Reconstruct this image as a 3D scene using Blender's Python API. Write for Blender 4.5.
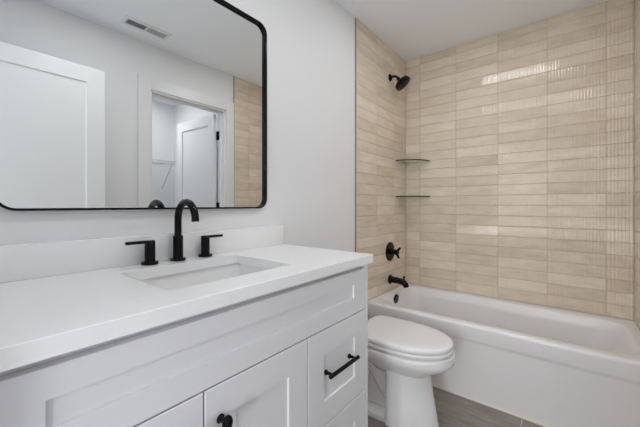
import bpy, bmesh, math, random
from mathutils import Vector, Matrix
PI = math.pi
random.seed(7)
for o in list(bpy.data.objects):
    bpy.data.objects.remove(o)
S = bpy.context.scene
COL = S.collection

# ------------------------------------------------------------------ camera
CEIL = 2.517
cam_d = bpy.data.cameras.new('camera')
cam = bpy.data.objects.new('camera', cam_d)
COL.objects.link(cam)
cam.location = (1.1736, 0.0, 1.184)
cam.rotation_euler = (PI / 2, 0, 0.6768)
cam_d.sensor_width = 36
cam_d.lens = 308.21 / 640 * 36
cam_d.shift_y = -8.45 / 640
cam_d.clip_start = 0.01
S.camera = cam

# ------------------------------------------------------------------ light
S.view_settings.view_transform = 'Standard'
S.view_settings.look = 'None'
S.view_settings.gamma = 1
S.view_settings.use_curve_mapping = False
S.view_settings.exposure = 0.0
w = bpy.data.worlds.new('world')
S.world = w
w.use_nodes = True
w.node_tree.nodes['Background'].inputs[0].default_value = (0.85, 0.9, 1, 1)
w.node_tree.nodes['Background'].inputs[1].default_value = 0.5
S.cycles.max_bounces = 12
S.cycles.diffuse_bounces = 7
S.cycles.glossy_bounces = 6
S.cycles.sample_clamp_indirect = 6
S.cycles.use_denoising = True
LAMP_TUB = 68.0       # emission of the ceiling lamp by the bathtub
LAMP_VANITY = 86.0    # emission of the ceiling lamp over the vanity
CLOSET = 85.0
HALL_FILL_POWER = 27.0     # energy of the soft fill added behind the doorway


def area(name, loc, target, size, size_y, power, color):
    d = bpy.data.lights.new(name, 'AREA')
    d.shape = 'RECTANGLE'
    d.size = size
    d.size_y = size_y
    d.energy = power
    d.color = color
    o = bpy.data.objects.new(name, d)
    COL.objects.link(o)
    o.location = loc
    o.rotation_euler = (Vector(target) - Vector(loc)).to_track_quat('-Z', 'Y').to_euler()
    return o


area('hall_fill', (1.15, -1.55, 1.55), (0.9, 1.2, 1.2), 1.3, 1.7, HALL_FILL_POWER, (0.95, 0.97, 1.0))  # unseen soft fill, added to brighten the room through the doorway
area('low_hall_fill', (1.083, -1.0, 0.75), (0.75, 0.9, 0.7), 0.16, 0.16, 7.0, (0.95, 0.97, 1.0))  # small unseen fill, added low so the jamb shades the cabinet's left stile


# ------------------------------------------------------------------ materials
def mat(name, color, rough=0.5, metal=0.0, spec=0.5, coat=0.0, bump=0.0, bump_scale=200.0, var=0.0, var_scale=3.0):
    m = bpy.data.materials.new(name)
    m.use_nodes = True
    nt = m.node_tree
    b = nt.nodes['Principled BSDF']
    b.inputs['Base Color'].default_value = (*color, 1)
    b.inputs['Roughness'].default_value = rough
    b.inputs['Metallic'].default_value = metal
    b.inputs['Specular IOR Level'].default_value = spec
    b.inputs['Coat Weight'].default_value = coat
    b.inputs['Coat Roughness'].default_value = 0.05
    if bump or var:
        tc = nt.nodes.new('ShaderNodeTexCoord')
    if bump:
        n = nt.nodes.new('ShaderNodeTexNoise')
        n.inputs['Scale'].default_value = bump_scale
        n.inputs['Detail'].default_value = 3
        bp = nt.nodes.new('ShaderNodeBump')
        bp.inputs['Strength'].default_value = bump
        bp.inputs['Distance'].default_value = 0.002
        nt.links.new(tc.outputs['Object'], n.inputs['Vector'])
        nt.links.new(n.outputs['Fac'], bp.inputs['Height'])
        nt.links.new(bp.outputs['Normal'], b.inputs['Normal'])
    if var:
        n2 = nt.nodes.new('ShaderNodeTexNoise')
        n2.inputs['Scale'].default_value = var_scale
        n2.inputs['Detail'].default_value = 4
        mx = nt.nodes.new('ShaderNodeMix')
        mx.data_type = 'RGBA'
        mx.inputs[6].default_value = (*[c * (1 - var) for c in color], 1)
        mx.inputs[7].default_value = (*[min(1, c * (1 + var)) for c in color], 1)
        nt.links.new(tc.outputs['Object'], n2.inputs['Vector'])
        nt.links.new(n2.outputs['Fac'], mx.inputs[0])
        nt.links.new(mx.outputs[2], b.inputs['Base Color'])
    return m


M_wall = mat('wall_paint', (0.835, 0.84, 0.85), 0.6, spec=0.3, bump=0.06, bump_scale=350)
M_ceil = mat('ceiling_paint', (0.92, 0.95, 0.985), 0.8, spec=0.2, bump=0.08, bump_scale=250)
M_trim = mat('trim_paint', (0.83, 0.835, 0.84), 0.35, bump=0.03, bump_scale=80)
M_door = mat('door_paint', (0.83, 0.835, 0.84), 0.38, bump=0.03, bump_scale=80)
M_cab = mat('cabinet_paint', (0.77, 0.77, 0.785), 0.38, bump=0.02, bump_scale=120)
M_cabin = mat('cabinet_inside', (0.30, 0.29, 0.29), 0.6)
M_quartz = mat('white_quartz', (0.90, 0.90, 0.90), 0.22, var=0.02, var_scale=40)
M_ceramic = mat('white_ceramic', (0.86, 0.855, 0.85), 0.12, coat=0.4, var=0.01)
M_tub = mat('white_tub_enamel', (0.86, 0.845, 0.835), 0.28, coat=0.0, var=0.01)
M_lid = mat('white_seat_plastic', (0.86, 0.86, 0.86), 0.18, var=0.01)
M_black = mat('matte_black_metal', (0.005, 0.005, 0.006), 0.16, spec=0.18, bump=0.004, bump_scale=300)
M_blackface = mat('black_rubber_face', (0.008, 0.008, 0.009), 0.5, spec=0.12, bump=0.1, bump_scale=300)
M_chrome = mat('chrome', (0.75, 0.75, 0.76), 0.15, metal=1.0, bump=0.01)
M_mirror = mat('mirror_silver', (0.88, 0.895, 0.89), 0.0, metal=1.0)
M_profile = mat('tile_edge_profile', (0.32, 0.29, 0.26), 0.4, metal=0.3)
M_caulk = mat('cream_caulk', (0.72, 0.66, 0.57), 0.6, var=0.05, var_scale=20)
M_wire = mat('white_coated_wire', (0.62, 0.62, 0.63), 0.35)
M_ventdark = mat('vent_shadow_grey', (0.06, 0.065, 0.065), 0.6)
M_ventgrey = mat('vent_grey', (0.42, 0.44, 0.44), 0.5)
M_water = mat('drain_metal', (0.05, 0.05, 0.055), 0.3, metal=0.6)


def emit(name, color, strength):
    m = bpy.data.materials.new(name)
    m.use_nodes = True
    nt = m.node_tree
    b = nt.nodes['Principled BSDF']
    b.inputs['Base Color'].default_value = (0.8, 0.8, 0.8, 1)
    b.inputs['Emission Color'].default_value = (*color, 1)
    b.inputs['Emission Strength'].default_value = strength
    return m


M_lamp = emit('lamp_diffuser', (0.965, 0.98, 1.0), LAMP_TUB)
M_lamp2 = emit('vanity_lamp_diffuser', (0.965, 0.98, 1.0), LAMP_VANITY)
M_closetlamp = emit('closet_lamp_diffuser', (0.97, 0.98, 1.0), CLOSET)


def tile_material():
    m = bpy.data.materials.new('cream_ribbed_tile')
    m.use_nodes = True
    nt = m.node_tree
    L = nt.links.new
    b = nt.nodes['Principled BSDF']
    at = nt.nodes.new('ShaderNodeAttribute')
    at.attribute_name = 'tile_tone'
    tc = nt.nodes.new('ShaderNodeTexCoord')
    sc = nt.nodes.new('ShaderNodeVectorMath')
    sc.operation = 'MULTIPLY'
    sc.inputs[1].default_value = (6, 6, 22)
    L(tc.outputs['Object'], sc.inputs[0])
    off = nt.nodes.new('ShaderNodeVectorMath')
    off.operation = 'ADD'
    mul = nt.nodes.new('ShaderNodeMath')
    mul.operation = 'MULTIPLY'
    mul.inputs[1].default_value = 97.0
    L(at.outputs['Fac'], mul.inputs[0])
    L(sc.outputs[0], off.inputs[0])
    L(mul.outputs[0], off.inputs[1])
    n = nt.nodes.new('ShaderNodeTexNoise')
    n.inputs['Scale'].default_value = 1.0
    n.inputs['Detail'].default_value = 4
    n.inputs['Roughness'].default_value = 0.6
    L(off.outputs[0], n.inputs['Vector'])
    # blend of the tile's own tone and the clouds in its glaze
    a1 = nt.nodes.new('ShaderNodeMath')
    a1.operation = 'MULTIPLY'
    a1.inputs[1].default_value = 0.34
    L(at.outputs['Fac'], a1.inputs[0])
    a2 = nt.nodes.new('ShaderNodeMath')
    a2.operation = 'MULTIPLY_ADD'
    a2.inputs[1].default_value = 0.9
    L(n.outputs['Fac'], a2.inputs[0])
    a3 = nt.nodes.new('ShaderNodeMath')
    a3.operation = 'ADD'
    a3.inputs[1].default_value = 0.10
    L(a1.outputs[0], a3.inputs[0])
    L(a3.outputs[0], a2.inputs[2])
    cr = nt.nodes.new('ShaderNodeValToRGB')
    e = cr.color_ramp.elements
    e[0].position = 0.28
    e[0].color = (0.585, 0.478, 0.365, 1)
    e[1].position = 1.0
    e[1].color = (0.84, 0.755, 0.635, 1)
    k = e.new(0.55)
    k.color = (0.70, 0.60, 0.475, 1)
    k = e.new(0.78)
    k.color = (0.775, 0.67, 0.542, 1)
    L(a2.outputs[0], cr.inputs[0])
    L(cr.outputs[0], b.inputs['Base Color'])
    b.inputs['Roughness'].default_value = 0.13
    bp = nt.nodes.new('ShaderNodeBump')
    bp.inputs['Strength'].default_value = 0.12
    bp.inputs['Distance'].default_value = 0.002
    n3 = nt.nodes.new('ShaderNodeTexNoise')
    n3.inputs['Scale'].default_value = 60
    L(tc.outputs['Object'], n3.inputs['Vector'])
    L(n3.outputs['Fac'], bp.inputs['Height'])
    L(bp.outputs['Normal'], b.inputs['Normal'])
    return m


M_tile = tile_material()
M_grout = mat('tan_grout', (0.46, 0.37, 0.27), 0.85, bump=0.2, bump_scale=400)


def floor_material():
    m = bpy.data.materials.new('grey_streaked_floor_tile')
    m.use_nodes = True
    nt = m.node_tree
    L = nt.links.new
    b = nt.nodes['Principled BSDF']
    tc = nt.nodes.new('ShaderNodeTexCoord')
    mp = nt.nodes.new('ShaderNodeMapping')
    mp.inputs['Scale'].default_value = (4.5, 38, 1)
    L(tc.outputs['Object'], mp.inputs[0])
    n = nt.nodes.new('ShaderNodeTexNoise')
    n.inputs['Scale'].default_value = 1.0
    n.inputs['Detail'].default_value = 6
    n.inputs['Roughness'].default_value = 0.65
    L(mp.outputs[0], n.inputs['Vector'])
    cr = nt.nodes.new('ShaderNodeValToRGB')
    cr.color_ramp.elements[0].position = 0.3
    cr.color_ramp.elements[0].color = (0.175, 0.148, 0.127, 1)
    cr.color_ramp.elements[1].position = 0.72
    cr.color_ramp.elements[1].color = (0.325, 0.29, 0.255, 1)
    L(n.outputs['Fac'], cr.inputs[0])
    mp2 = nt.nodes.new('ShaderNodeMapping')
    mp2.inputs['Location'].default_value = (0.242, 0.23, 0)
    L(tc.outputs['Object'], mp2.inputs[0])
    br = nt.nodes.new('ShaderNodeTexBrick')
    br.offset = 0.5
    br.inputs['Scale'].default_value = 1.0
    br.inputs['Brick Width'].default_value = 0.61
    br.inputs['Row Height'].default_value = 0.61
    br.inputs['Mortar Size'].default_value = 0.0025
    br.inputs['Mortar Smooth'].default_value = 0.1
    L(mp2.outputs[0], br.inputs['Vector'])
    mx = nt.nodes.new('ShaderNodeMix')
    mx.data_type = 'RGBA'
    L(br.outputs['Fac'], mx.inputs[0])
    L(cr.outputs[0], mx.inputs[6])
    mx.inputs[7].default_value = (0.50, 0.45, 0.38, 1)
    L(mx.outputs[2], b.inputs['Base Color'])
    b.inputs['Roughness'].default_value = 0.42
    bp = nt.nodes.new('ShaderNodeBump')
    bp.inputs['Strength'].default_value = 0.3
    bp.inputs['Distance'].default_value = -0.002
    L(br.outputs['Fac'], bp.inputs['Height'])
    L(bp.outputs['Normal'], b.inputs['Normal'])
    return m


M_floor = floor_material()


def glass_material():
    m = bpy.data.materials.new('clear_shelf_glass')
    m.use_nodes = True
    b = m.node_tree.nodes['Principled BSDF']
    b.inputs['Base Color'].default_value = (0.80, 0.93, 0.86, 1)
    b.inputs['Roughness'].default_value = 0.02
    b.inputs['Transmission Weight'].default_value = 1.0
    b.inputs['IOR'].default_value = 1.5
    return m


M_glass = glass_material()
M_glassedge = mat('green_glass_edge', (0.008, 0.052, 0.022), 0.25, spec=0.3)


# ------------------------------------------------------------------ mesh helpers
def box(bm, a, b, bev=0.0, seg=2):
    r = bmesh.ops.create_cube(bm, size=1.0)
    vs = r['verts']
    for v in vs:
        v.co = Vector([a[i] + (v.co[i] + 0.5) * (b[i] - a[i]) for i in range(3)])
    if bev:
        es = list({e for v in vs for e in v.link_edges})
        bmesh.ops.bevel(bm, geom=es, offset=bev, segments=seg, profile=0.5, affect='EDGES')


def frame_axes(d):
    d = Vector(d).normalized()
    u = d.orthogonal().normalized()
    return d, u, d.cross(u)


def loft(bm, rings, cap0=True, cap1=True, closed=True):
    rv = [[bm.verts.new(p) for p in r] for r in rings]
    n = len(rv[0])
    for a, b in zip(rv, rv[1:]):
        for i in range(n if closed else n - 1):
            j = (i + 1) % n
            bm.faces.new((a[i], a[j], b[j], b[i]))
    if cap0:
        bm.faces.new(list(reversed(rv[0])))
    if cap1:
        bm.faces.new(rv[-1])
    return rv


def circle(c, u, v, r, n=24, ry=None):
    c = Vector(c)
    ry = r if ry is None else ry
    return [c + u * (r * math.cos(2 * PI * i / n)) + v * (ry * math.sin(2 * PI * i / n)) for i in range(n)]


def lathe(bm, origin, direction, prof, n=28):
    """prof: list of (distance along direction, radius)"""
    d, u, v = frame_axes(direction)
    o = Vector(origin)
    loft(bm, [circle(o + d * t, u, v, max(r, 0.0004), n) for t, r in prof])


def tube(bm, pts, rad, n=16):
    pts = [Vector(p) for p in pts]
    if not isinstance(rad, (list, tuple)):
        rad = [rad] * len(pts)
    t0 = (pts[1] - pts[0]).normalized()
    u = t0.orthogonal().normalized()
    rings = []
    for i, p in enumerate(pts):
        t = (pts[min(i + 1, len(pts) - 1)] - pts[max(i - 1, 0)]).normalized()
        u = (u - t * u.dot(t)).normalized()
        rings.append(circle(p, u, t.cross(u), rad[i], n))
    loft(bm, rings)


def rrect(x0, x1, y0, y1, r, z, n=6):
    out = []
    for cx, cy, a0 in ((x1 - r, y1 - r, 0), (x0 + r, y1 - r, PI / 2), (x0 + r, y0 + r, PI), (x1 - r, y0 + r, 1.5 * PI)):
        for i in range(n + 1):
            a = a0 + PI / 2 * i / n
            out.append(Vector((cx + r * math.cos(a), cy + r * math.sin(a), z)))
    return out


def make(name, bm, material, parent=None, sharp=35, origin=None):
    bmesh.ops.recalc_face_normals(bm, faces=bm.faces)
    off = parent_origin(parent) if parent else Vector(origin or (0, 0, 0))
    bmesh.ops.translate(bm, verts=bm.verts, vec=-off)
    me = bpy.data.meshes.new(name)
    bm.to_mesh(me)
    bm.free()
    for m in (material if isinstance(material, (list, tuple)) else [material]):
        me.materials.append(m)
    me.shade_smooth()
    me.set_sharp_from_angle(angle=math.radians(sharp))
    o = bpy.data.objects.new(name, me)
    COL.objects.link(o)
    if parent:
        o.parent = parent
    else:
        o.location = off
    return o


def parent_origin(p):
    v = Vector((0, 0, 0))
    while p:
        v += p.location
        p = p.parent
    return v


def tag(o, label, cat, group=None):
    o['label'] = label
    o['category'] = cat
    if group:
        o['group'] = group
    return o


def thing(name, label, cat, loc, group=None):
    o = bpy.data.objects.new(name, None)
    o.empty_display_size = 0.05
    COL.objects.link(o)
    o.location = loc
    return tag(o, label, cat, group)


def struct(name, bm, material, sharp=35):
    o = make(name, bm, material, sharp=sharp)
    o['kind'] = 'structure'
    return o


def struct_box(name, a, b, material, bev=0.0):
    bm = bmesh.new()
    box(bm, a, b, bev)
    return struct(name, bm, material)


def BM():
    return bmesh.new()


# ------------------------------------------------------------------ room shell
FARY = 2.735          # face of the far tiled wall
TILEX = 1.499         # face of the tile on the wall facing the vanity
OPPX = 1.512          # painted wall facing the vanity
NEARY = -0.075
WALLX = -0.009        # painted vanity wall, a little behind the tile face
TILE0 = 1.871         # where the tile starts on the vanity wall
OPEN0, OPEN1, OPENZ = 1.107, 1.842, 2.146   # closet doorway
EXT = 0.12
HALLY = -1.9

struct_box('floor', (-EXT, HALLY - 0.1, -0.1), (3.1, FARY + EXT, 0.0), M_floor)
struct_box('ceiling', (-EXT, HALLY - 0.1, CEIL), (3.1, FARY + EXT, CEIL + 0.1), M_ceil)
struct_box('wall_left', (-EXT, NEARY - 0.12, 0), (WALLX, TILE0, CEIL), M_wall)
# wall with the closet doorway
bm = BM()
box(bm, (OPPX, NEARY - 0.12, 0), (OPPX + 0.115, OPEN0, CEIL))
box(bm, (OPPX, OPEN0, OPENZ), (OPPX + 0.115, OPEN1, CEIL))
box(bm, (OPPX, OPEN1, 0), (OPPX + 0.115, FARY + EXT, CEIL))
struct('wall_right', bm, M_wall)
# wall with the entrance doorway the picture is taken from
EN0, EN1, ENZ = 0.60, 1.37, 2.125
bm = BM()
box(bm, (-EXT, NEARY - 0.12, 0), (EN0, NEARY, CEIL))
box(bm, (EN0, NEARY - 0.12, ENZ), (EN1, NEARY, CEIL))
box(bm, (EN1, NEARY - 0.12, 0), (OPPX, NEARY, CEIL))
struct('wall_near', bm, M_wall)
# hall behind the doorway
bm = BM()
box(bm, (-EXT - 0.1, HALLY, 0), (-EXT, NEARY - 0.12, CEIL))
box(bm, (-EXT, HALLY - 0.1, 0), (3.1, HALLY, CEIL))
box(bm, (3.0, HALLY, 0), (3.1, NEARY - 0.12, CEIL))
struct('wall_hall', bm, M_wall)
# closet shell
CL0, CL1, CLX = 0.7, 2.0, 2.93
bm = BM()
box(bm, (OPPX + 0.115, CL0 - 0.1, 0), (CLX, CL0, CEIL))
box(bm, (OPPX + 0.115, CL1, 0), (CLX, CL1 + 0.1, CEIL))
box(bm, (CLX, CL0 - 0.1, 0), (CLX + 0.1, CL1 + 0.1, CEIL))
struct('wall_closet', bm, M_wall)

# ------------------------------------------------------------------ tiled walls
PITCH, ROWZ, COLW, COL0 = 0.0795, 1.1814, 0.309, 0.1328
G = 0.0009
RIMZ = 0.459


def tiles(bm, place, ujoints, z0, z1, style):
    """place(u, h, z) -> point; h is the height of the glaze over the grout bed"""
    tone = bm.faces.layers.float.new('tile_tone')
    # grout bed
    u0, u1 = ujoints[0], ujoints[-1]
    f = bm.faces.new([bm.verts.new(place(u, 0.0, z)) for u, z in ((u0, z0), (u1, z0), (u1, z1), (u0, z1))])
    f.material_index = 1
    k0 = math.ceil((z0 - ROWZ) / PITCH - 0.3)
    zs = [z0] + [ROWZ + k * PITCH for k in range(k0, 60) if z0 + 0.012 < ROWZ + k * PITCH < z1 - 0.004] + [z1]
    for ci, (ua, ub) in enumerate(zip(ujoints, ujoints[1:])):
        for ri, (za, zb) in enumerate(zip(zs, zs[1:])):
            kk = round((za - ROWZ) / PITCH)
            t = random.random()
            amp, r0, r1 = style(ci, kk)
            a, b, c, d = ua + G, ub - G, za + G, zb - G
            H = 0.007
            e = 0.0015
            w = b - a
            if amp > 0:
                per = COLW / 18
                n = max(4, int(round(w / per * 8)))
                us = [a + w * i / n for i in range(n + 1)]
            else:
                us = [a, a + e, a + e + 0.004, b - e - 0.004, b - e, b]
            tilt = [random.uniform(-1, 1) * 0.00025 for _ in range(2)]
            cols = []
            for i, u in enumerate(us):
                edge = i in (0, len(us) - 1)
                h = H
                s = (u - a) / w
                if amp > 0:
                    f0 = min(1, max(0, (s - r0) / 0.03)) * min(1, max(0, (r1 - s) / 0.03))
                    h += amp * f0 * math.cos(2 * PI * (u - a) / (COLW / 18))
                h += tilt[0] * (s - 0.5)
                if edge:
                    h -= 0.0008
                cols.append([bm.verts.new(place(u, hh, z)) for hh, z in
                             ((0.003, c), (h - 0.0008, c), (h, c + e), (h, c + e + 0.004), (h, d - e - 0.004), (h, d - e), (h - 0.0008, d), (0.003, d))])
            for p, q in zip(cols, cols[1:]):
                for j in range(7):
                    f = bm.faces.new((p[j], q[j], q[j + 1], p[j + 1]))
                    f[tone] = t
            for p in (cols[0], cols[-1]):
                f = bm.faces.new(p)
                f[tone] = t


FAR_STYLE = {}


def far_style(c, k):
    # columns from the corner: 0 narrow cut, 1..4 full, 5 next full, last narrow
    if k in (12, 9):
        return (0.00048, -0.1, 1.1) if c >= 3 else ((0.00045, 0.6, 1.1) if c == 2 else (0, 0, 0))
    r = random.random()
    if c >= 4:
        return (0.0007, -0.1, 1.1)
    if c == 3:
        return (0.0005, -0.1, 1.1) if k > 11 or r < 0.3 else (0.00038, -0.1, 1.1)
    if c in (1, 2):
        return (0.0005, 0.82, 1.1) if r < 0.55 else ((0.0005, -0.1, 1.1) if r < 0.68 else (0, 0, 0))
    return (0, 0, 0)


def side_style(c, k):
    r = random.random()
    return (0.0005, -0.1, 1.1) if r < 0.15 else ((0.0005, 0.8, 1.1) if r < 0.4 else (0, 0, 0))


TZ = RIMZ + 0.003
bm = BM()
uj = [0.002] + [COL0 + COLW * k for k in range(5)] + [TILEX]
tiles(bm, lambda u, h, z: (u, FARY + 0.007 - h, z), uj, TZ, CEIL, far_style)
wf = struct('wall_far', bm, [M_tile, M_grout], sharp=50)
struct_box('wall_far_backing', (-EXT, FARY + 0.0075, 0), (OPPX, FARY + EXT, CEIL), M_wall)
bm = BM()
uj = [TILE0 + 0.002, TILE0 + COLW, TILE0 + 2 * COLW, FARY]
tiles(bm, lambda u, h, z: (-0.006 + h, u, z), uj, 0.0, CEIL, side_style)
struct('wall_left_tile', bm, [M_tile, M_grout], sharp=50)
struct_box('wall_left_backing', (-EXT, TILE0, 0), (-0.0065, FARY + 0.007, CEIL), M_wall)
bm = BM()
uj = [1.930, 1.930 + 0.188, 1.930 + 0.188 + COLW, FARY]
tiles(bm, lambda u, h, z: (TILEX + 0.007 - h, u, z), uj, 0.0, CEIL, side_style)
struct('wall_right_tile', bm, [M_tile, M_grout], sharp=50)
struct_box('trim_1', (WALLX, TILE0 - 0.003, 0), (0.002, TILE0 + 0.0015, CEIL), M_profile)
struct_box('trim_2', (TILEX - 0.002, 1.927, 0), (OPPX, 1.9305, CEIL), M_profile)

# closet doorway lining and casing
CT = 0.016
bm = BM()
J = 0.018
box(bm, (OPPX - 0.004, OPEN0, 0), (OPPX + 0.119, OPEN0 + J, OPENZ))
box(bm, (OPPX - 0.004, OPEN1 - J, 0), (OPPX + 0.119, OPEN1, OPENZ))
box(bm, (OPPX - 0.004, OPEN0, OPENZ - J), (OPPX + 0.119, OPEN1, OPENZ))
# door stop
box(bm, (OPPX + 0.035, OPEN0 + J, 0), (OPPX + 0.075, OPEN0 + J + 0.011, OPENZ - J))
box(bm, (OPPX + 0.035, OPEN1 - J - 0.011, 0), (OPPX + 0.075, OPEN1 - J, OPENZ - J))
box(bm, (OPPX + 0.035, OPEN0 + J, OPENZ - J - 0.011), (OPPX + 0.075, OPEN1 - J, OPENZ - J))
struct('trim_3', bm, M_trim)
bm = BM()
cw = 0.093
box(bm, (OPPX - CT, OPEN0 - cw, 0), (OPPX, OPEN0 + 0.006, OPENZ + cw), 0.002, 1)
box(bm, (OPPX - CT, OPEN1 - 0.006, 0), (OPPX, 1.9265, OPENZ + cw), 0.002, 1)
box(bm, (OPPX - CT, OPEN0 + 0.006, OPENZ - 0.006), (OPPX, OPEN1 - 0.006, OPENZ + cw), 0.002, 1)
struct('trim_4', bm, M_trim)
# entrance lining
bm = BM()
box(bm, (EN0, NEARY - 0.124, 0), (EN0 + J, NEARY + 0.004, ENZ))
box(bm, (EN1 - J, NEARY - 0.124, 0), (EN1, NEARY + 0.004, ENZ))
box(bm, (EN0 + J, NEARY - 0.124, ENZ - J), (EN1 - J, NEARY + 0.004, ENZ))
struct('trim_5', bm, M_trim)
# baseboards
struct_box('baseboard_left', (WALLX, 1.135, 0), (0.005, TILE0 - 0.003, 0.12), M_trim, 0.002)
bm = BM()
box(bm, (OPPX - 0.014, NEARY + 0.01, 0), (OPPX, OPEN0 - cw - 0.001, 0.12), 0.002)
struct('baseboard_right', bm, M_trim)
struct_box('trim_6', (0.0035, 2.029, 0), (TILEX - 0.001, 2.0375, 0.007), M_caulk, 0.002)


def shaker_leaf(bm, axis_box, face, stile, rail_t, rail_b, depth, mid=None, bev=0.0015):
    """slab with a recessed panel on the face at x = axis_box max (face=+1) or x = min (face=-1); built along y, z"""
    (x0, y0, z0), (x1, y1, z1) = axis_box
    xf, xb = (x1, x0) if face > 0 else (x0, x1)
    s = 1 if face > 0 else -1

    def quad(pts):
        bm.faces.new([bm.verts.new(p) for p in pts])
    ya, yb, za, zb = y0 + stile, y1 - stile, z0 + rail_b, z1 - rail_t
    b = bev
    O = [(y0, z0), (y1, z0), (y1, z1), (y0, z1)]
    Ob = [(y0 + b, z0 + b), (y1 - b, z0 + b), (y1 - b, z1 - b), (y0 + b, z1 - b)]
    I = [(ya, za), (yb, za), (yb, zb), (ya, zb)]
    c = 0.0015
    P = [(ya + c, za + c), (yb - c, za + c), (yb - c, zb - c), (ya + c, zb - c)]
    lay = [(O, xb), (O, xf - s * b), (Ob, xf), (I, xf), (P, xf - s * depth)]
    rv = [[bm.verts.new((x, y, z)) for y, z in L] for L, x in lay]
    for A, B in zip(rv, rv[1:]):
        for i in range(4):
            bm.faces.new((A[i], A[(i + 1) % 4], B[(i + 1) % 4], B[i]))
    bm.faces.new(rv[0])
    bm.faces.new(rv[-1])


# entrance door, standing open into the room
bm = BM()
shaker_leaf(bm, ((1.33, -0.055, 0.012), (1.365, 0.737, 2.118)), -1, 0.105, 0.105, 0.2, 0.011)
d1 = struct('door_1', bm, M_door)
bm = BM()
lathe(bm, (1.331, 0.665, 1.0), (-1, 0, 0), [(0, 0.028), (0.006, 0.028), (0.009, 0.012), (0.04, 0.011), (0.04, 0.0)])
box(bm, (1.283, 0.57, 0.991), (1.294, 0.675, 1.009), 0.003)
make('door_handle', bm, M_black, d1)
# closet door, open 90 degrees into the closet
DX0 = OPPX + 0.125
bm = BM()
shaker_leaf(bm, ((0, 0, 0.012), (0.035, 0.69, 2.118)), 1, 0.1, 0.105, 0.2, 0.011)
bmesh.ops.transform(bm, matrix=Matrix.Translation((DX0 + 0.003, 1.812, 0)) @ Matrix.Rotation(-PI / 2 - math.radians(3), 4, 'Z'), verts=bm.verts)
d2 = struct('door_2', bm, M_door)
for z in (1.90, 1.165, 0.3):
    bm = BM()
    lathe(bm, (DX0 - 0.002, 1.8165, z - 0.045), (0, 0, 1), [(0, 0.006), (0.001, 0.0075), (0.089, 0.0075), (0.09, 0.006)], 14)
    box(bm, (DX0 - 0.05, 1.8205, z - 0.045), (DX0 - 0.004, 1.8236, z + 0.045))
    make('hinge', bm, M_black, d2)

# ------------------------------------------------------------------ vanity
CT_TOP, CT_BOT = 0.98, 0.946
VX = 0.53
van = thing('vanity_cabinet', 'light grey shaker vanity cabinet with two doors and a drawer stack', 'vanity', (0.265, 0.53, 0))
Y0, Y1 = -0.06, 1.118
bm = BM()
box(bm, (WALLX + 0.0005, Y0, 0.10), (0.488, Y0 + 0.016, CT_BOT - 0.001))
box(bm, (WALLX + 0.0005, Y0 + 0.0165, 0.10), (0.488, Y1 - 0.019, 0.116))
box(bm, (WALLX + 0.0005, Y0 + 0.0165, 0.1165), (-0.006, Y1 - 0.019, CT_BOT - 0.001))
# face frame behind the doors
for p, q in (((Y0, 0.10), (0.03, CT_BOT - 0.001)), ((1.09, 0.10), (Y1 - 0.019, CT_BOT - 0.001)), ((0.03, 0.925), (1.09, CT_BOT - 0.001)),
             ((0.03, 0.74), (1.09, 0.775)), ((0.03, 0.10), (1.09, 0.12)), ((0.365, 0.12), (0.395, 0.74)), ((0.725, 0.12), (0.755, 0.74)), ((0.755, 0.42), (1.09, 0.445))):
    box(bm, (0.489, *p), (0.508, *q))
make('carcass', bm, M_cab, van)
bm = BM()
box(bm, (WALLX + 0.0005, Y1 - 0.018, 0.0), (VX, Y1, CT_BOT - 0.001), 0.001, 1)
make('end_panel', bm, M_cab, van)
bm = BM()
box(bm, (0.40, Y0, 0.0), (0.44, Y1 - 0.019, 0.0995))
make('toe_kick', bm, M_cabin, van)
bm = BM()
box(bm, (0.509, Y0, 0.105), (VX - 0.001, 0.019, 0.926), 0.001, 1)
make('filler_strip', bm, M_cab, van)
bm = BM()
shaker_leaf(bm, ((0.5095, 0.022, 0.7625), (VX, 1.0985, 0.926)), 1, 0.086, 0.052, 0.062, 0.006)
make('false_drawer_front', bm, M_cab, van)


def knob(parent, y, z):
    bm = BM()
    lathe(bm, (VX - 0.0005, y, z), (1, 0, 0), [(0, 0.0105), (0.003, 0.0105), (0.006, 0.0065), (0.020, 0.006), (0.024, 0.0095)], 20)
    o = make('door_knob', bm, M_black, parent)
    bm = BM()
    # upright oval cap
    rings = []
    for t, k in ((0.022, 0.35), (0.023, 0.8), (0.026, 1.0), (0.031, 1.0), (0.034, 0.8), (0.0355, 0.35)):
        rings.append([Vector((VX + t, y + 0.0135 * k * math.cos(a), z + 0.019 * k * math.sin(a))) for a in [2 * PI * i / 24 for i in range(24)]])
    loft(bm, rings)
    make('knob_cap', bm, M_black, o)


def pull(parent, ya, yb, z):
    bm = BM()
    tube(bm, [(VX + 0.027, ya, z), (VX + 0.027, yb, z)], 0.0072)
    o = make('bar_pull', bm, M_black, parent)
    for y in (ya + 0.016, yb - 0.016):
        bm = BM()
        lathe(bm, (VX - 0.0065, y, z), (1, 0, 0), [(0, 0.0085), (0.007, 0.0085), (0.010, 0.0055), (0.029, 0.0055), (0.030, 0.004)], 16)
        make('pull_post', bm, M_black, o)


for ya, yb, ky in ((0.024, 0.379, 0.339), (0.383, 0.738, 0.423)):
    bm = BM()
    shaker_leaf(bm, ((0.5095, ya, 0.115), (VX, yb, 0.7585)), 1, 0.083, 0.083, 0.083, 0.006)
    d = make('door', bm, M_cab, van)
    knob(d, ky, 0.677)
for za, zb in ((0.4335, 0.7585), (0.115, 0.4295)):
    bm = BM()
    shaker_leaf(bm, ((0.5095, 0.742, za), (VX, 1.0985, zb)), 1, 0.081, 0.083, 0.083, 0.006)
    d = make('drawer', bm, M_cab, van)
    pull(d, 0.822, 0.999, (za + zb) / 2 + 0.014)

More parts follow.
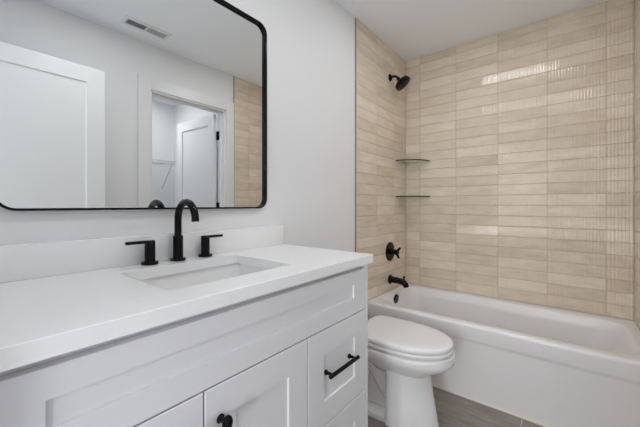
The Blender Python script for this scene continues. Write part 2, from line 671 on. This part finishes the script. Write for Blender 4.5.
# countertop with sink cut-out and backsplash
top = thing('countertop', 'white quartz vanity countertop with a rectangular sink cut-out', 'countertop', (0.27, 0.53, CT_BOT))
SX0, SX1, SY0, SY1 = 0.112, 0.435, 0.345, 0.772
bm = BM()


def loop_edges(pts):
    vs = [bm.verts.new(p) for p in pts]
    return vs, [bm.edges.new((vs[i], vs[(i + 1) % len(vs)])) for i in range(len(vs))]


layers = []
for z, d in ((CT_BOT, 0.0), (CT_TOP - 0.0015, 0.0), (CT_TOP, 0.0015)):
    o_ = [(WALLX + 0.0005 + d, -0.07 + d, z), (0.545 - d, -0.07 + d, z), (0.545 - d, 1.134 - d, z), (WALLX + 0.0005 + d, 1.134 - d, z)]
    i_ = rrect(SX0 - d, SX1 + d, SY0 - d, SY1 + d, 0.014, z, 5)
    layers.append((loop_edges(o_), loop_edges(i_)))
for lo, hi in zip(layers, layers[1:]):
    for (A, _), (B_, _) in zip(lo, hi):
        for i in range(len(A)):
            j = (i + 1) % len(A)
            bm.faces.new((A[i], A[j], B_[j], B_[i]))
for k in (0, 2):
    bmesh.ops.triangle_fill(bm, use_beauty=True, use_dissolve=False, edges=layers[k][0][1] + layers[k][1][1])
make('slab', bm, M_quartz, top, sharp=25)
bm = BM()
box(bm, (WALLX + 0.0005, -0.07, CT_TOP + 0.0003), (0.022, 1.131, 1.077), 0.0015)
make('backsplash', bm, M_quartz, top)

sink = thing('sink', 'white rectangular undermount sink set under the countertop', 'sink', (0.274, 0.558, 0.81))
bm = BM()
B = 0.008
rings = [rrect(SX0 - 0.03, SX1 + 0.03, SY0 - 0.03, SY1 + 0.03, 0.03, CT_BOT - 0.014),
         rrect(SX0 - 0.03, SX1 + 0.03, SY0 - 0.03, SY1 + 0.03, 0.03, CT_BOT - 0.001),
         rrect(SX0 - B, SX1 + B, SY0 - B, SY1 + B, 0.03, CT_BOT - 0.001),
         rrect(SX0 - B + 0.001, SX1 + B - 0.001, SY0 - B + 0.001, SY1 + B - 0.001, 0.03, CT_BOT - 0.008),
         rrect(SX0 + 0.006, SX1 - 0.006, SY0 + 0.006, SY1 - 0.006, 0.035, 0.86),
         rrect(SX0 + 0.02, SX1 - 0.02, SY0 + 0.02, SY1 - 0.02, 0.04, 0.825),
         rrect(SX0 + 0.05, SX1 - 0.05, SY0 + 0.05, SY1 - 0.05, 0.05, 0.812),
         rrect(SX0 + 0.13, SX1 - 0.13, SY0 + 0.18, SY1 - 0.18, 0.02, 0.807)]
loft(bm, rings, cap0=False)
make('basin', bm, M_ceramic, sink)
bm = BM()
lathe(bm, (0.274, 0.558, 0.8065), (0, 0, 1), [(0, 0.022), (0.002, 0.022), (0.003, 0.016), (0.006, 0.015), (0.007, 0.005)])
make('drain', bm, M_black, sink)

# faucet
FX, FY = 0.052, 0.559
CTF = CT_TOP + 0.0006
fa = thing('faucet', 'matte black widespread faucet with arched spout behind the sink', 'faucet', (FX, FY, CTF))
bm = BM()
pts = [(FX, FY, CTF + 0.085), (FX, FY, CTF + 0.13)]
R = 0.0605
for i in range(0, 23):
    a = PI - math.radians(180) * i / 22
    pts.append((FX + R + R * math.cos(a), FY, 1.1335 + R * math.sin(a)))
pts.append((FX + 2 * R + 0.0008, FY, 1.1265))
tube(bm, pts, [0.0125] * len(pts), 20)
sp = make('spout', bm, M_black, fa)
bm = BM()
lathe(bm, (FX, FY, CTF), (0, 0, 1), [(0, 0.0265), (0.007, 0.0265), (0.009, 0.025), (0.0095, 0.0175), (0.089, 0.0175), (0.0915, 0.015), (0.092, 0.012)], 32)
make('spout_base', bm, M_black, sp)
for hy, s in ((0.461, -1), (0.669, 1)):
    bm = BM()
    lathe(bm, (FX, hy, CTF), (0, 0, 1), [(0, 0.0265), (0.008, 0.0265), (0.010, 0.025), (0.0105, 0.0165), (0.079, 0.0165), (0.081, 0.015)], 32)
    h = make('handle', bm, M_black, fa)
    bm = BM()
    box(bm, (FX - 0.008, min(hy - s * 0.012, hy + s * 0.0755), CTF + 0.0725), (FX + 0.008, max(hy - s * 0.012, hy + s * 0.0755), CTF + 0.0825), 0.002)
    make('lever', bm, M_black, h)

# mirror
MY0, MY1, MZ0, MZ1 = 0.089, 1.031, 1.168, 2.076
MX = WALLX + 0.0005
mir = thing('wall_mirror', 'large mirror with rounded corners and thin black frame over the sink', 'mirror', (WALLX, (MY0 + MY1) / 2, MZ0))


def yz_ring(y0, y1, z0, z1, r, x, n=10):
    return [Vector((x, p.x, p.y)) for p in rrect(y0, y1, z0, z1, r, 0, n)]


bm = BM()
fw = 0.007
prof = [(0.0, 0.0), (0.0, 0.0165), (0.0015, 0.018), (fw - 0.0015, 0.018), (fw, 0.0165), (fw, 0.004)]
rings = [yz_ring(MY0 + d, MY1 - d, MZ0 + d, MZ1 - d, 0.05 - d, MX + x) for d, x in prof]
rings = rings + [yz_ring(MY0 + fw, MY1 - fw, MZ0 + fw, MZ1 - fw, 0.05 - fw, MX + 0.0005), ]
loft(bm, rings, False, False)
make('frame', bm, M_black, mir)
bm = BM()
r = yz_ring(MY0 + fw - 0.001, MY1 - fw + 0.001, MZ0 + fw - 0.001, MZ1 - fw + 0.001, 0.044, MX + 0.0012)
r0 = [Vector((MX + 0.0002, p.y, p.z)) for p in r]
loft(bm, [r0, r], True, True)
make('glass', bm, M_mirror, mir)

# ------------------------------------------------------------------ toilet
TY = 1.66
toi = thing('toilet', 'white elongated toilet with closed lid between the vanity and the bathtub', 'toilet', (0.42, TY, 0))


def egg(z, sc=1.0, dx=0.0, w=0.19, x0=0.19, x1=0.711, n=48, inset=0.0):
    """outline of the seat: squared at the tank, elongated oval in front"""
    out = []
    xc = x0 + 0.45 * (x1 - x0)
    for i in range(n):
        a = 2 * PI * i / n
        c, s = math.cos(a), math.sin(a)
        if c >= 0:
            e = 2.0 / 2.15
            x = xc + (x1 - inset - xc) * abs(c) ** e
            y = (w - inset) * math.copysign(abs(s) ** e, s)
        else:
            e = 2.0 / 6.0
            x = xc - (xc - x0 - inset) * abs(c) ** e
            y = (w - inset) * math.copysign(abs(s) ** e, s)
            k = (xc - x) / (xc - x0)
            y *= 1 - 0.04 * k * k
        out.append(Vector((xc + (x - xc) * sc + dx, TY + y * sc, z)))
    return out


bm = BM()
loft(bm, [egg(0.4345, inset=0.010), egg(0.436, inset=0.003), egg(0.440), egg(0.4545), egg(0.4595, inset=0.002), egg(0.4632, inset=0.007), egg(0.4655, inset=0.016), egg(0.4675, inset=0.05), egg(0.4685, inset=0.10)])
make('lid', bm, M_lid, toi, sharp=60)
bm = BM()
loft(bm, [egg(0.4035, inset=0.022), egg(0.4115, inset=0.02), egg(0.4135, inset=0.004), egg(0.4165), egg(0.4285), egg(0.4325, inset=0.003), egg(0.434, inset=0.010)])
make('seat', bm, M_lid, toi, sharp=60)
# bowl, blending into the pedestal


def ped(z, xb, xf, w, r_front, n=48):
    """pedestal section: flat sides, pointed-round front"""
    out = []
    xm = xf - r_front
    m = n // 2
    for i in range(n):
        a = 2 * PI * i / n
        c, s = math.cos(a), math.sin(a)
        if c >= 0:
            out.append(Vector((xm + (xf - xm) * abs(c) ** 1.2, TY + w * math.copysign(abs(s) ** 1.2, s), z)))
        else:
            e = 2.0 / 8
            out.append(Vector((xm - (xm - xb) * abs(c) ** e, TY + w * math.copysign(abs(s) ** e, s), z)))
    return out


bm = BM()
loft(bm, [egg(0.262, w=0.105, x0=0.30, x1=0.585), egg(0.285, w=0.125, x0=0.29, x1=0.615), egg(0.310, w=0.15, x0=0.26, x1=0.657), egg(0.335, w=0.172, x0=0.23, x1=0.693),
          egg(0.356, w=0.186, x0=0.21, x1=0.716), egg(0.372, w=0.1935, x0=0.195, x1=0.7165), egg(0.395, w=0.1945, x0=0.19, x1=0.718),
          egg(0.400, w=0.193, x0=0.191, x1=0.7165), egg(0.403, w=0.186, x0=0.195, x1=0.72)])
bowl = make('bowl', bm, M_ceramic, toi, sharp=70)
bm = BM()
loft(bm, [ped(0.0, 0.39, 0.645, 0.142, 0.16), ped(0.012, 0.39, 0.645, 0.142, 0.16), ped(0.12, 0.392, 0.624, 0.134, 0.15), ped(0.23, 0.394, 0.605, 0.127, 0.14), ped(0.29, 0.394, 0.600, 0.125, 0.14)])
bmesh.ops.translate(bm, verts=bm.verts, vec=(0, -0.005, 0))
make('pedestal', bm, M_ceramic, toi, sharp=60)
bm = BM()
# exposed trapway behind the pedestal
for s in (-1, 1):
    tube(bm, [(0.40, TY + s * 0.045, 0.10), (0.36, TY + s * 0.05, 0.16), (0.32, TY + s * 0.055, 0.235), (0.28, TY + s * 0.055, 0.27), (0.24, TY + s * 0.052, 0.25), (0.22, TY + s * 0.05, 0.18), (0.215, TY + s * 0.05, 0.09), (0.215, TY + s * 0.05, 0.02)],
         [0.040, 0.046, 0.05, 0.052, 0.05, 0.048, 0.046, 0.046], 16)
box(bm, (0.19, TY - 0.075, 0.03), (0.40, TY + 0.075, 0.31), 0.02, 3)
make('trapway', bm, M_ceramic, toi, sharp=60)
bm = BM()
loft(bm, [rrect(0.13, 0.42, TY - 0.135, TY + 0.135, 0.04, 0.0), rrect(0.13, 0.42, TY - 0.135, TY + 0.135, 0.04, 0.022), rrect(0.135, 0.415, TY - 0.128, TY + 0.128, 0.036, 0.03), rrect(0.15, 0.41, TY - 0.09, TY + 0.09, 0.03, 0.034)])
make('foot', bm, M_ceramic, toi, sharp=60)
bm = BM()
box(bm, (0.03, TY - 0.15, 0.30), (0.24, TY + 0.15, 0.40), 0.03, 4)
make('rear_deck', bm, M_ceramic, toi, sharp=60)
for q in (-1, 1):
    bm = BM()
    lathe(bm, (0.165, TY + q * 0.075, 0.399), (0, 0, 1), [(0, 0.016), (0.04, 0.016), (0.044, 0.012)], 18)
    box(bm, (0.165, TY + q * 0.075 - 0.012, 0.42), (0.20, TY + q * 0.075 + 0.012, 0.436), 0.003)
    make('seat_hinge', bm, M_lid, toi)

# ------------------------------------------------------------------ bathtub
tub = thing('bathtub', 'white alcove bathtub with a plain apron below the tiled wall', 'bathtub', (0.75, 2.38, 0))
bm = BM()
X0, X1, YB = 0.003, TILEX - 0.001, FARY - 0.001


def outer(y0, z, d=0.0, r=0.006):
    return rrect(X0 + d, X1 - d, y0, YB - d, r, z, 10)


def inner(x0, x1, y0, y1, r, z):
    return rrect(x0, x1, y0, y1, r, z, 10)


rings = [outer(2.038, 0.0), outer(2.034, 0.345), outer(2.0325, 0.355), outer(2.0285, 0.364), outer(2.027, 0.372), outer(2.022, 0.438), outer(2.0228, 0.448), outer(2.026, 0.4555), outer(2.033, RIMZ + 0.0005),
         inner(0.045, 1.455, 2.083, 2.668, 0.125, RIMZ + 0.0005), inner(0.053, 1.447, 2.090, 2.660, 0.12, RIMZ - 0.003), inner(0.059, 1.440, 2.095, 2.654, 0.115, RIMZ - 0.012),
         inner(0.068, 1.41, 2.104, 2.645, 0.11, 0.38), inner(0.105, 1.33, 2.125, 2.625, 0.11, 0.20), inner(0.135, 1.26, 2.14, 2.61, 0.11, 0.115), inner(0.17, 1.20, 2.17, 2.58, 0.10, 0.09), inner(0.24, 1.10, 2.23, 2.52, 0.08, 0.082)]
loft(bm, rings, cap0=False)
make('shell', bm, M_tub, tub, sharp=55)
bm = BM()
lathe(bm, (0.0605, 2.385, 0.404), (1, 0, -0.1), [(0, 0.042), (0.008, 0.042), (0.012, 0.037), (0.013, 0.012), (0.014, 0.004)])
make('overflow_plate', bm, M_black, tub)
bm = BM()
lathe(bm, (0.28, 2.385, 0.0825), (0, 0, 1), [(0, 0.03), (0.002, 0.03), (0.003, 0.022), (0.006, 0.02), (0.007, 0.006)])
make('drain', bm, M_black, tub)

# ------------------------------------------------------------------ shower fittings
WX = 0.0012
SHY = 2.404
t = thing('tub_spout', 'black tub spout with diverter knob low on the tiled wall', 'spout', (WX, SHY, 0.552))
bm = BM()
lathe(bm, (WX, SHY, 0.557), (1, 0, 0), [(0, 0.038), (0.010, 0.038), (0.013, 0.032), (0.020, 0.027)])
make('flange', bm, M_black, t)
bm = BM()
tube(bm, [(WX + 0.01, SHY, 0.557), (0.06, SHY, 0.556), (0.105, SHY, 0.552), (0.128, SHY, 0.544), (0.142, SHY, 0.528), (0.146, SHY, 0.512)],
     [0.0265, 0.026, 0.0255, 0.025, 0.0235, 0.021], 22)
make('spout_body', bm, M_black, t)
bm = BM()
lathe(bm, (0.126, SHY, 0.566), (0, 0, 1), [(0, 0.006), (0.018, 0.006), (0.020, 0.009), (0.032, 0.009), (0.034, 0.006)], 18)
make('diverter_knob', bm, M_black, t)

t = thing('shower_valve', 'black round shower valve trim with lever on the tiled wall', 'valve', (WX, SHY, 0.791))
bm = BM()
lathe(bm, (WX, SHY, 0.791), (1, 0, 0), [(0, 0.080), (0.004, 0.080), (0.008, 0.076), (0.010, 0.066), (0.011, 0.03)], 40)
make('trim_plate', bm, M_black, t)
bm = BM()
lathe(bm, (WX + 0.009, SHY, 0.791), (1, 0, 0), [(0, 0.029), (0.012, 0.027), (0.014, 0.023), (0.064, 0.022), (0.068, 0.019), (0.069, 0.008)])
hub = make('hub', bm, M_black, t)
bm = BM()
tube(bm, [(0.062, SHY, 0.797), (0.078, SHY + 0.004, 0.815), (0.092, SHY + 0.008, 0.830)], [0.012, 0.0105, 0.0085], 14)
tube(bm, [(0.058, SHY, 0.785), (0.074, SHY - 0.004, 0.763), (0.086, SHY - 0.008, 0.744)], [0.012, 0.0105, 0.0085], 14)
make('lever', bm, M_black, hub)

t = thing('wall_shower', 'black shower head on a short bent arm high on the tiled wall', 'shower head', (WX, SHY, 2.262))
bm = BM()
lathe(bm, (WX, SHY, 2.262), (1, 0, 0), [(0, 0.030), (0.005, 0.030), (0.012, 0.022), (0.018, 0.012)])
make('flange', bm, M_black, t)
bm = BM()
tube(bm, [(WX + 0.006, SHY, 2.262), (0.034, SHY, 2.264), (0.049, SHY, 2.262), (0.062, SHY, 2.254), (0.078, SHY, 2.233)], 0.0098, 16)
make('arm', bm, M_black, t)
bm = BM()
HD = Vector((0.60, 0.25, -0.76)).normalized()
HO = Vector((0.071, SHY, 2.240))
lathe(bm, HO, HD, [(0, 0.014), (0.010, 0.017), (0.018, 0.014), (0.022, 0.022), (0.032, 0.046), (0.042, 0.061), (0.050, 0.066), (0.076, 0.068), (0.080, 0.065)], 36)
hd = make('head', bm, M_black, t, sharp=40)
bm = BM()
lathe(bm, HO + HD * 0.0795, HD, [(0, 0.057), (0.0015, 0.056), (0.002, 0.03), (0.0022, 0.01)], 32)
make('nozzle_face', bm, M_blackface, hd)

# corner shelves
for z, lab in ((1.573, 'upper of two clear green-edged glass corner shelves on the tiled walls'),
               (1.2585, 'lower of two clear green-edged glass corner shelves on the tiled walls')):
    bm = BM()
    cx, cy = WX + 0.001, FARY - 0.001
    R = 0.222
    out = [(cx, cy)]
    for i in range(17):
        a = -PI / 2 * i / 16
        b_ = 0.90
        out.append((cx + R * math.cos(a) ** b_ if math.cos(a) > 1e-6 else cx, cy + R * -(abs(math.sin(a)) ** b_)))
    loft(bm, [[Vector((x, y, zz)) for x, y in out] for zz in (z - 0.005, z + 0.005)])
    bm.faces.ensure_lookup_table()
    for f in bm.faces:
        n = f.normal
        f.normal_update()
        if abs(f.normal.z) < 0.5:
            f.material_index = 1
    o = make('glass_corner_shelf', bm, [M_glass, M_glassedge], origin=(cx, cy, z), sharp=20)
    tag(o, lab, 'shelf', 'glass corner shelves')

# ------------------------------------------------------------------ ceiling fittings


def downlight(x, y, lab, r=0.078, m=None):
    t = thing('ceiling_light', lab, 'light', (x, y, CEIL), 'round ceiling lights')
    bm = BM()
    prof = [(0, r + 0.018), (0.006, r + 0.017), (0.009, r + 0.008), (0.007, r)]
    lathe(bm, (x, y, CEIL), (0, 0, -1), prof, 40)
    make('trim_ring', bm, M_trim, t)
    bm = BM()
    lathe(bm, (x, y, CEIL - 0.0072), (0, 0, -1), [(0, r), (0.0012, r), (0.0015, r - 0.004)], 40)
    make('diffuser', bm, m or M_lamp, t)


downlight(0.75, 1.79, 'round white ceiling light over the floor in front of the bathtub')
downlight(0.74, 0.63, 'round white ceiling light above the vanity countertop', 0.078, M_lamp2)
downlight(2.38, 1.35, 'round white ceiling light inside the closet', 0.09, M_closetlamp)

v = thing('ceiling_vent', 'white ceiling air vent with dark louvres seen in the mirror', 'vent', (1.285, 0.99, CEIL))
VX0, VX1, VY0, VY1 = 1.225, 1.345, 0.835, 1.155
bm = BM()
z0, z1 = CEIL - 0.008, CEIL
for a, b in (((VX0, VY0), (VX1, VY0 + 0.022)), ((VX0, VY1 - 0.022), (VX1, VY1)), ((VX0, VY0 + 0.022), (VX0 + 0.025, VY1 - 0.022)), ((VX1 - 0.025, VY0 + 0.022), (VX1, VY1 - 0.022)),
             ((VX0 + 0.025, 0.988), (VX1 - 0.025, 1.0))):
    box(bm, (*a, z0), (*b, z1), 0.0015, 1)
make('frame', bm, M_trim, v)
bm = BM()
box(bm, (VX0 + 0.02, VY0 + 0.018, CEIL - 0.0012), (VX1 - 0.02, 0.99, CEIL - 0.0002))
make('duct_shade_sheet', bm, M_ventdark, v)  # flat dark sheet, coloured as the shade inside the duct
for k in range(9):
    bm = BM()
    y = VY0 + 0.03 + k * 0.0145
    box(bm, (VX0 + 0.024, y, CEIL - 0.007), (VX1 - 0.024, y + 0.003, CEIL - 0.0015))
    make('louvre', bm, M_ventgrey, v)
bm = BM()
box(bm, (VX0 + 0.024, 1.0, CEIL - 0.005), (VX1 - 0.024, VY1 - 0.02, CEIL - 0.0015))
for k in range(8):
    y = 1.006 + k * 0.0155
    box(bm, (VX0 + 0.024, y, CEIL - 0.0068), (VX1 - 0.024, y + 0.006, CEIL - 0.0045))
make('closed_damper', bm, M_ventgrey, v)

# ------------------------------------------------------------------ closet shelf
cs = thing('closet_shelf', 'white wire shelf on the closet wall beyond the doorway', 'shelf', (CLX, 1.3, 1.72))
SXF = CLX - 0.30
bm = BM()
YA, YBB = 0.76, 1.87
for k in range(30):
    y = YA + (YBB - YA) * k / 29
    tube(bm, [(CLX - 0.002, y, 1.72), (SXF, y, 1.72), (SXF, y, 1.695)], 0.0022, 6)
make('deck_wires', bm, M_wire, cs)
for x, z in ((SXF, 1.723), (SXF, 1.692), (CLX - 0.01, 1.723)):
    bm = BM()
    tube(bm, [(x, YA, z), (x, YBB, z)], 0.0045, 8)
    make('rail', bm, M_wire, cs)
for y in (0.95, 1.84):
    bm = BM()
    tube(bm, [(SXF + 0.01, y, 1.705), (CLX - 0.002, y, 1.40)], 0.006, 8)
    make('brace', bm, M_wire, cs)
